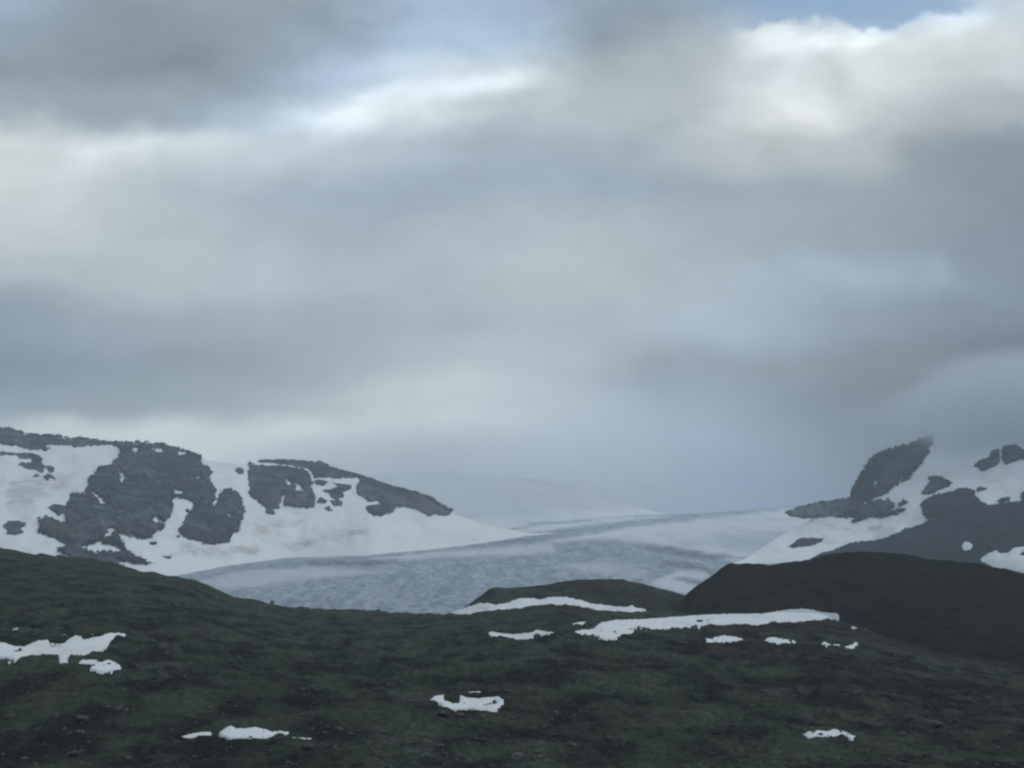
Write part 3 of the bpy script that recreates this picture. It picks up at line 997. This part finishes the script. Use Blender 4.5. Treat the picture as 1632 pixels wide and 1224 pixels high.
rough_hill('hill', surf_knoll, KNOLL_CREST, 1000, 600, 1420, 1.3, 90, M_HEATH_KNOLL, 0.8, (260, 70),
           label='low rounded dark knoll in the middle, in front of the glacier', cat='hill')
rough_hill('hill', surf_ridge, RIDGE_CREST, 1105, 1035, 2060, 1.3, 150, M_HEATH_SHADED, 1.6, (380, 120), 0.30,
           label='almost black, shade-darkened heath ridge with a steep left end, on the right', cat='hill')


# ------------------------------------------------------------------ snow patches
def snow_patch(surf, polys, holes, label, relief, group='old snow patches on the dark slopes', thick=0.22, jag=1.0, step=0.8, seed=0, up=0.0, lim=None):
    allp = [p for q in polys for p in q]
    m = 4
    x0, x1 = min(p[0] for p in allp) - m, max(p[0] for p in allp) + m
    y0, y1 = min(p[1] for p in allp) - m, max(p[1] for p in allp) + m
    if lim:
        x0, x1 = max(x0, lim[0]), min(x1, lim[1])
    X, Yp = np.meshgrid(np.arange(x0, x1, step), np.arange(y0, y1, step * 0.6))
    s = np.full(X.shape, -99.0)
    for q in polys:
        s = np.maximum(s, sdist(X, Yp, q))
    for q in holes:
        s = np.minimum(s, -sdist(X, Yp, q))
    s = s + jag * 1.7 * (0.55 * fbm(X / 5.0, Yp / 2.2, 5, seed, 0.75) - 1.6 * np.clip(gnoise(X / 2.6, Yp / 1.4, seed + 5) - 0.42, 0, 1))
    D = surf(X, Yp)
    if surf is surf_hillside:
        HS_PATCHES.append((polys, holes, x0, x1, y0, y1))
    pts = P(X, Yp, D)
    dz = relief(pts, X, Yp, D)
    pts[..., 2] += dz + np.where(s > 0, up + thick * (1 - np.exp(-s / 5.0)) + 0.03, 0.06 + up + 0.8 * np.maximum(s, -3))
    good = s > -1.6
    keep = good[:-1, :-1] | good[1:, :-1] | good[:-1, 1:] | good[1:, 1:]
    o = grid_mesh('snow_patch', pts, M_SNOW_NEAR, keep)
    return tag(o, label, 'snow patch', group)


def hs_relief(pts, X, Yp, D):
    c = HILLSIDE_CREST(X)
    k = (1236 - Yp) / (1236 - c)
    fade = np.clip(D / 260, 0.35, 1.0)
    x, y = pts[..., 0], pts[..., 1]
    return 0.15 * low_relief(x, y) * fade * (1 - 0.75 * sstep(k, 0.80, 1.0)) + (0.20 + 0.15 * high_relief(x, y)) * (0.55 + 0.45 * fade)


W5 = fr(4, 0, 918)
W6 = fr(4, 408, 918)
W8 = fr(4, 1224, 918)
Z4 = fr(4, 680, 900)
Z5 = fr(4, 1050, 930)
hs = surf_hillside
snow_patch(hs, [W5([(-160, 425), (40, 430), (90, 455), (150, 455), (230, 420), (300, 412), (320, 435), (390, 440), (440, 410), (480, 385), (522, 388), (520, 404), (560, 410),
    (640, 385), (700, 368), (750, 363), (802, 376), (768, 386), (745, 412), (690, 442), (620, 482), (560, 502), (440, 507), (434, 572), (376, 574), (372, 530), (330, 515),
    (200, 505), (110, 532), (0, 512), (-160, 500)])], [W5([(78, 486), (130, 463), (142, 480), (110, 492)]), W5([(266, 450), (310, 438), (394, 445), (350, 458)])],
    'long ragged snow patch reaching in from the left edge of the hillside', hs_relief, seed=201)
snow_patch(hs, [W5([(498, 566), (520, 543), (612, 543), (640, 560), (690, 538), (760, 573), (774, 600), (700, 602), (620, 602), (568, 592), (620, 567), (540, 565)])], [],
    'small two-pronged snow patch just below the long ragged patch at the left edge', hs_relief, seed=202)
snow_patch(hs, [W5([(1148, 1036), (1230, 1008), (1342, 998), (1347, 1011), (1280, 1037), (1180, 1042)])], [],
    'narrow snow sliver just left of the tailed snow patch near the bottom', hs_relief, seed=203)
snow_patch(hs, [W5([(1398, 1000), (1470, 960), (1500, 983), (1560, 983), (1632, 973), (1700, 992), (1735, 1003), (1790, 998), (1837, 1004), (1832, 1021), (1802, 1026), (1840, 1043),
    (1900, 1043), (1988, 1043), (1960, 1057), (1870, 1064), (1780, 1052), (1700, 1057), (1632, 1052), (1560, 1037), (1460, 1032), (1420, 1021)])],
    [W5([(1740, 1018), (1785, 1016), (1765, 1026)])], 'wedge-shaped snow patch with a thin tail, lowest on the left half of the hillside', hs_relief, seed=204)
snow_patch(hs, [W6([(1112, 790), (1150, 768), (1197, 763), (1197, 800), (1250, 817), (1300, 817), (1300, 768), (1340, 783), (1420, 788), (1540, 773), (1580, 800), (1562, 832), (1520, 862),
    (1470, 870), (1378, 867), (1400, 847), (1300, 852), (1200, 852), (1178, 820)])], [W6([(1438, 822), (1520, 794), (1547, 805), (1522, 822), (1460, 833)])],
    'curling snow patch with a dark hole in it, low in the middle of the hillside', hs_relief, seed=205)
snow_patch(hs, [W6([(1310, 750), (1432, 743), (1432, 752), (1318, 758)])], [], 'hair-thin snow streak just above the curling snow patch', hs_relief, jag=0.4, seed=206)
snow_patch(hs, [Z4([(378, 446), (410, 430), (500, 443), (560, 448), (650, 438), (715, 417), (760, 430), (818, 439), (740, 447), (692, 447), (650, 470), (560, 473), (480, 465), (420, 467)])], [],
    'thin wavy snow patch below the middle knoll, left of the longest patch', hs_relief, seed=207)
long_top = Z5([(0, 222), (200, 208), (340, 198), (500, 195), (660, 195), (760, 178), (850, 165), (950, 165), (1050, 186), (1142, 197), (1137, 219), (1080, 216), (1040, 233), (980, 236),
    (880, 243), (720, 244), (680, 263), (560, 266), (500, 261), (270, 269), (255, 282), (240, 269), (130, 289)])
snow_patch(hs, [long_top + Z4([(1632, 405), (1540, 410), (1322, 403), (1317, 436), (1270, 442), (1200, 467), (1130, 464), (1060, 447), (1000, 442), (932, 433), (1000, 418), (1060, 413),
    (1110, 373), (1200, 356), (1400, 348)])], [Z5([(233, 235), (272, 233), (322, 226), (322, 236), (280, 242), (250, 252)])],
    'longest snow patch, a white bank at the foot of the black ridge', hs_relief, thick=0.6, seed=208)
snow_patch(hs, [Z4([(932, 375), (1017, 364), (992, 380), (938, 382)])], [], 'small flat snow sliver above the left tip of the longest patch', hs_relief, jag=0.4, seed=209)
snow_patch(hs, [Z5([(296, 348), (340, 360), (360, 343), (420, 333), (520, 350), (544, 369), (430, 372), (420, 388), (400, 372), (380, 380), (340, 372), (310, 380)])], [],
    'speckled snow patch below the longest patch, broken by dark stones', hs_relief, seed=210)
snow_patch(hs, [Z5([(672, 372), (690, 353), (720, 346), (830, 363), (840, 390), (770, 388), (700, 373)])], [], 'smooth oval snow patch right of the speckled one', hs_relief, seed=211)
snow_patch(hs, [Z5([(846, 363), (872, 371), (862, 387), (850, 380)])], [], 'snow spot at the right tip of the smooth oval patch', hs_relief, jag=0.4, seed=212)
snow_patch(hs, [Z5([(1036, 382), (1060, 375), (1094, 390), (1070, 399)])], [], 'left snow spot of the row of three under the right end of the longest patch', hs_relief, jag=0.4, seed=213)
snow_patch(hs, [Z5([(1116, 388), (1150, 389), (1150, 397), (1130, 399)])], [], 'tiny middle snow spot of the three in a row below the longest patch', hs_relief, jag=0.4, seed=214)
snow_patch(hs, [Z5([(1188, 403), (1230, 393), (1258, 374), (1272, 386), (1232, 405)])], [], 'slanting snow streak ending the row of spots below the longest patch', hs_relief, jag=0.5, seed=215)
snow_patch(hs, [Z5([(1221, 285), (1240, 275), (1260, 287), (1240, 295)])], [], 'lone small snow spot off the right tip of the longest patch', hs_relief, jag=0.4, seed=216)
snow_patch(hs, [W8([(220, 1021), (290, 995), (380, 1001), (420, 987), (480, 998), (556, 1031), (532, 1043), (470, 1023), (420, 1028), (380, 1032), (260, 1036)])], [],
    'bright lens-shaped snow patch at the lower right of the hillside', hs_relief, seed=217)
snow_patch(hs, [W5([(84, 342), (112, 337), (112, 350), (96, 353)])], [], 'tiny snow dot above the long ragged patch at the left edge', hs_relief, jag=0.4, seed=218)
snow_patch(hs, [W5([(522, 381), (592, 370), (572, 388)]), W5([(376, 380), (424, 380), (416, 393)])], [], 'pair of thin snow flecks along the top of the long ragged patch', hs_relief, jag=0.4, seed=219)


build_hillside()


def kn_relief(pts, X, Yp, D):
    x, y = pts[..., 0], pts[..., 1]
    return 0.8 * (0.7 * (0.2 + 0.3 * high_relief(x, y)) + 0.5 * fbm(x / 18.0, y / 30.0, 3, 151))


snow_patch(surf_knoll, [Z4([(150, 312), (250, 277), (340, 250), (390, 248), (440, 262), (500, 250), (600, 218), (680, 218), (715, 230), (790, 210), (880, 210), (990, 230), (1050, 255), (1130, 262),
    (1280, 275), (1310, 263), (1340, 283), (1400, 293), (1330, 302), (1200, 304), (1060, 300), (960, 290), (790, 300), (600, 330), (380, 345), (160, 330)])], [],
    'arched snow bank along the foot of the middle knoll', kn_relief, thick=1.2, up=0.5, seed=230)


def sl_relief(pts, X, Yp, D):
    return 0.0 * X


snow_patch(surf_slope, [S([(1305, 1080), (1360, 1040), (1420, 1018), (1440, 1040), (1520, 1036), (1560, 996), (1640, 988), (1900, 960), (1900, 1250), (1640, 1200), (1400, 1130)])],
    [S([(1578, 1050), (1620, 1008), (1720, 1000), (1720, 1060), (1640, 1062)])], 'white snow field low on the blue-black slope at the right edge', sl_relief, thick=6.0, up=14, seed=231, lim=(1500, 1720))
snow_patch(surf_slope, [S([(1158, 972), (1170, 950), (1195, 946), (1226, 968), (1212, 992), (1180, 1000), (1164, 992)])], [], 'small round snow spot alone on the blue-black slope', sl_relief, thick=4.0, up=14, jag=0.4, step=0.5, seed=232)

# ------------------------------------------------------------------ boulders and rubble on the hillside
rng = np.random.default_rng(7)


def ico(sub):
    import bmesh
    bm = bmesh.new()
    bmesh.ops.create_icosphere(bm, subdivisions=sub, radius=1.0)
    v = np.array([p.co[:] for p in bm.verts])
    f = np.array([[p.index for p in q.verts] for q in bm.faces])
    bm.free()
    return v, f


def stone_shape(v, seed):
    n = fbm(v[:, 0] * 1.3 + seed * 3.1, v[:, 1] * 1.3 + v[:, 2] * 1.7, 3, seed)
    w = v * (1 + 0.38 * n)[:, None]
    for k in range(5):                                  # a few split faces
        d = np.random.default_rng(seed * 11 + k).normal(size=3)
        d /= np.linalg.norm(d)
        over = np.clip(w @ d - 0.72, 0, None)
        w = w - over[:, None] * d * 0.85
    return w


def ground_point(px, py):
    D = surf_hillside(np.array([px]), np.array([py]))
    p = P(np.array([px]), np.array([py]), D)
    c = HILLSIDE_CREST(np.array([px]))
    k = (1236 - py) / (1236 - c)
    fade = np.clip(D / 260, 0.35, 1.0)
    p[:, 2] += low_relief(p[:, 0], p[:, 1]) * fade * (1 - 0.75 * sstep(k, 0.80, 1.0)) + high_relief(p[:, 0], p[:, 1]) * (0.55 + 0.45 * fade)
    return p[0]


VI, FI = ico(3)
stone_meshes = []
first = None
spots = []
while len(spots) < 170:
    px = rng.uniform(-40, 1670)
    c = float(HILLSIDE_CREST(px))
    py = c + 6 + (1222 - c - 6) * rng.beta(1.3, 1.4)
    if px > 1150 and rng.random() < 0.55:
        continue
    spots.append((px, py, abs(rng.normal(0, 1)) ** 1.3))
FIXED = [(430, 1047, 2.2), (452, 1050, 1.6), (495, 1056, 1.8), (705, 1148, 2.6), (733, 1146, 1.8), (603, 974, 1.9), (434, 962, 1.7), (480, 1098, 1.2), (965, 1145, 1.3),
         (975, 1148, 1.1), (860, 1208, 1.2), (1145, 1150, 1.2), (625, 1182, 1.3), (700, 1192, 1.2), (560, 1170, 1.1), (600, 1175, 1.2)]
protos = {}
for i, (px, py, w) in enumerate(FIXED + spots):
    g = ground_point(px, py)
    dist = g[1]
    size = (0.40 + 0.32 * w) * (0.45 + dist / 600.0)
    kind = i % 8
    if kind not in protos:
        v = stone_shape(VI, 300 + kind) * np.array([1.0, 0.85, 0.62])
        ob = link_mesh('boulder', v, FI, M_STONE)
        v0 = ob.location.copy()
        protos[kind] = ob
    else:
        ob = protos[kind].copy()
        COL.objects.link(ob)
    ob.location = (g[0], g[1], g[2] - 0.45 * size)
    ob.scale = (size * rng.uniform(0.9, 1.5), size, size * rng.uniform(0.75, 1.05))
    ob.rotation_euler = (rng.uniform(-0.2, 0.2), rng.uniform(-0.2, 0.2), rng.uniform(0, 6.28))
    tag(ob, 'grey weathered boulder lying in the dark heath of the hillside', 'boulder', 'grey boulders strewn over the hillside')


def build_rubble():
    v0, f0 = ico(1)
    vs, fs, n = [], [], 0
    shapes = [stone_shape(v0, 400 + k) for k in range(6)]
    count = 0
    while count < 5000:
        px = rng.uniform(-150, 1780)
        c = float(HILLSIDE_CREST(px))
        py = c + 3 + (1228 - c - 3) * rng.random()
        if gnoise(px / 70.0, py / 22.0, 55) < rng.uniform(-0.35, 0.45):
            continue
        g = ground_point(px, py)
        sz = (0.12 + 0.26 * rng.random() ** 3) * (0.5 + g[1] / 300.0)
        a = rng.uniform(0, 6.28)
        s = shapes[count % 6] * np.array([1.25, 0.9, 0.6]) * sz
        s = np.stack([s[:, 0] * math.cos(a) - s[:, 1] * math.sin(a), s[:, 0] * math.sin(a) + s[:, 1] * math.cos(a), s[:, 2]], -1)
        vs.append(s + g + np.array([0, 0, 0.15 * sz]))
        fs.append(f0 + n)
        n += len(v0)
        count += 1
    o = link_mesh('rubble', np.concatenate(vs), np.concatenate(fs), M_STONE, smooth=False)
    tag(o, 'scattered small grey stones all over the dark hillside', 'rubble', kind='stuff')


build_rubble()

# ------------------------------------------------------------------ haze over the whole valley


def volume_box(name, lo, hi, color, density, aniso=0.0):
    x0, y0, z0 = lo
    x1, y1, z1 = hi
    v = np.array([(x0, y0, z0), (x1, y0, z0), (x1, y1, z0), (x0, y1, z0), (x0, y0, z1), (x1, y0, z1), (x1, y1, z1), (x0, y1, z1)], float)
    f = np.array([(3, 2, 1, 0), (4, 5, 6, 7), (0, 1, 5, 4), (1, 2, 6, 5), (2, 3, 7, 6), (3, 0, 4, 7)])
    m = bpy.data.materials.new(name)
    m.use_nodes = True
    m.node_tree.nodes.clear()
    T = NT(m.node_tree)
    pv = T.node('ShaderNodeVolumePrincipled')
    pv.inputs['Color'].default_value = tuple(color) + (1,)
    pv.inputs['Density'].default_value = density
    pv.inputs['Anisotropy'].default_value = aniso
    o = T.node('ShaderNodeOutputMaterial')
    T.l.new(pv.outputs[0], o.inputs['Volume'])
    ob = link_mesh(name, v, f, m, smooth=False)
    return ob


hz = volume_box('haze', (-15500, -15500, -100), (15500, 9500, 1700), (0.80, 0.92, 1.0), HAZE_D)
tag(hz, 'thin cold haze hanging in the whole valley', 'haze', kind='stuff')


# ------------------------------------------------------------------ low clouds lying on the summits
def cloud(center, radii, density, seed, label, color=(0.99, 0.995, 1.0)):
    v, f = ico(3)
    m = bpy.data.materials.new('cloud')
    m.use_nodes = True
    m.node_tree.nodes.clear()
    T = NT(m.node_tree)
    tc = T.node('ShaderNodeTexCoord')
    ob_co = tc.outputs['Object']
    ln = T.node('ShaderNodeVectorMath', operation='LENGTH')
    T.l.new(ob_co, ln.inputs[0])
    n = T.noise(T.vmath('ADD', T.vmath('MULTIPLY', ob_co, (1.6, 1.6, 0.9)), (seed, 0, 0)), 1.6, 4, 0.55)
    rr = T.math('ADD', ln.outputs['Value'], T.math('MULTIPLY', T.math('SUBTRACT', n, 0.5), 0.7))
    d = T.math('MULTIPLY', T.smooth(rr, 1.0, 0.15), T.smooth(ln.outputs['Value'], 1.0, 0.6))
    pv = T.node('ShaderNodeVolumePrincipled')
    pv.inputs['Color'].default_value = tuple(color) + (1,)
    T.l.new(T.math('MULTIPLY', d, density), pv.inputs['Density'])
    o = T.node('ShaderNodeOutputMaterial')
    T.l.new(pv.outputs[0], o.inputs['Volume'])
    ob = link_mesh('cloud', v, f, m)
    ob.data.transform(__import__('mathutils').Matrix.Translation((0, 0, -1)))
    ob.location = center
    ob.scale = radii
    return tag(ob, label, 'cloud', kind='stuff')


def at(px, py, Y):
    return tuple(P(np.array([px]), np.array([py]), np.array([Y]))[0])


cloud(at(1640, 645, 3560), (680, 750, 215), 9e-3, 3.0, 'grey cloud sitting on the summit of the right mountain', (0.86, 0.89, 0.92))
cloud(at(930, 785, 6900), (1300, 500, 190), 2.2e-3, 5.0, 'thin fog lying along the upper edge of the glacier')
cloud(at(720, 745, 7400), (2400, 800, 430), 2.4e-3, 9.0, 'pale cloud lying over the ice cap behind the glacier')
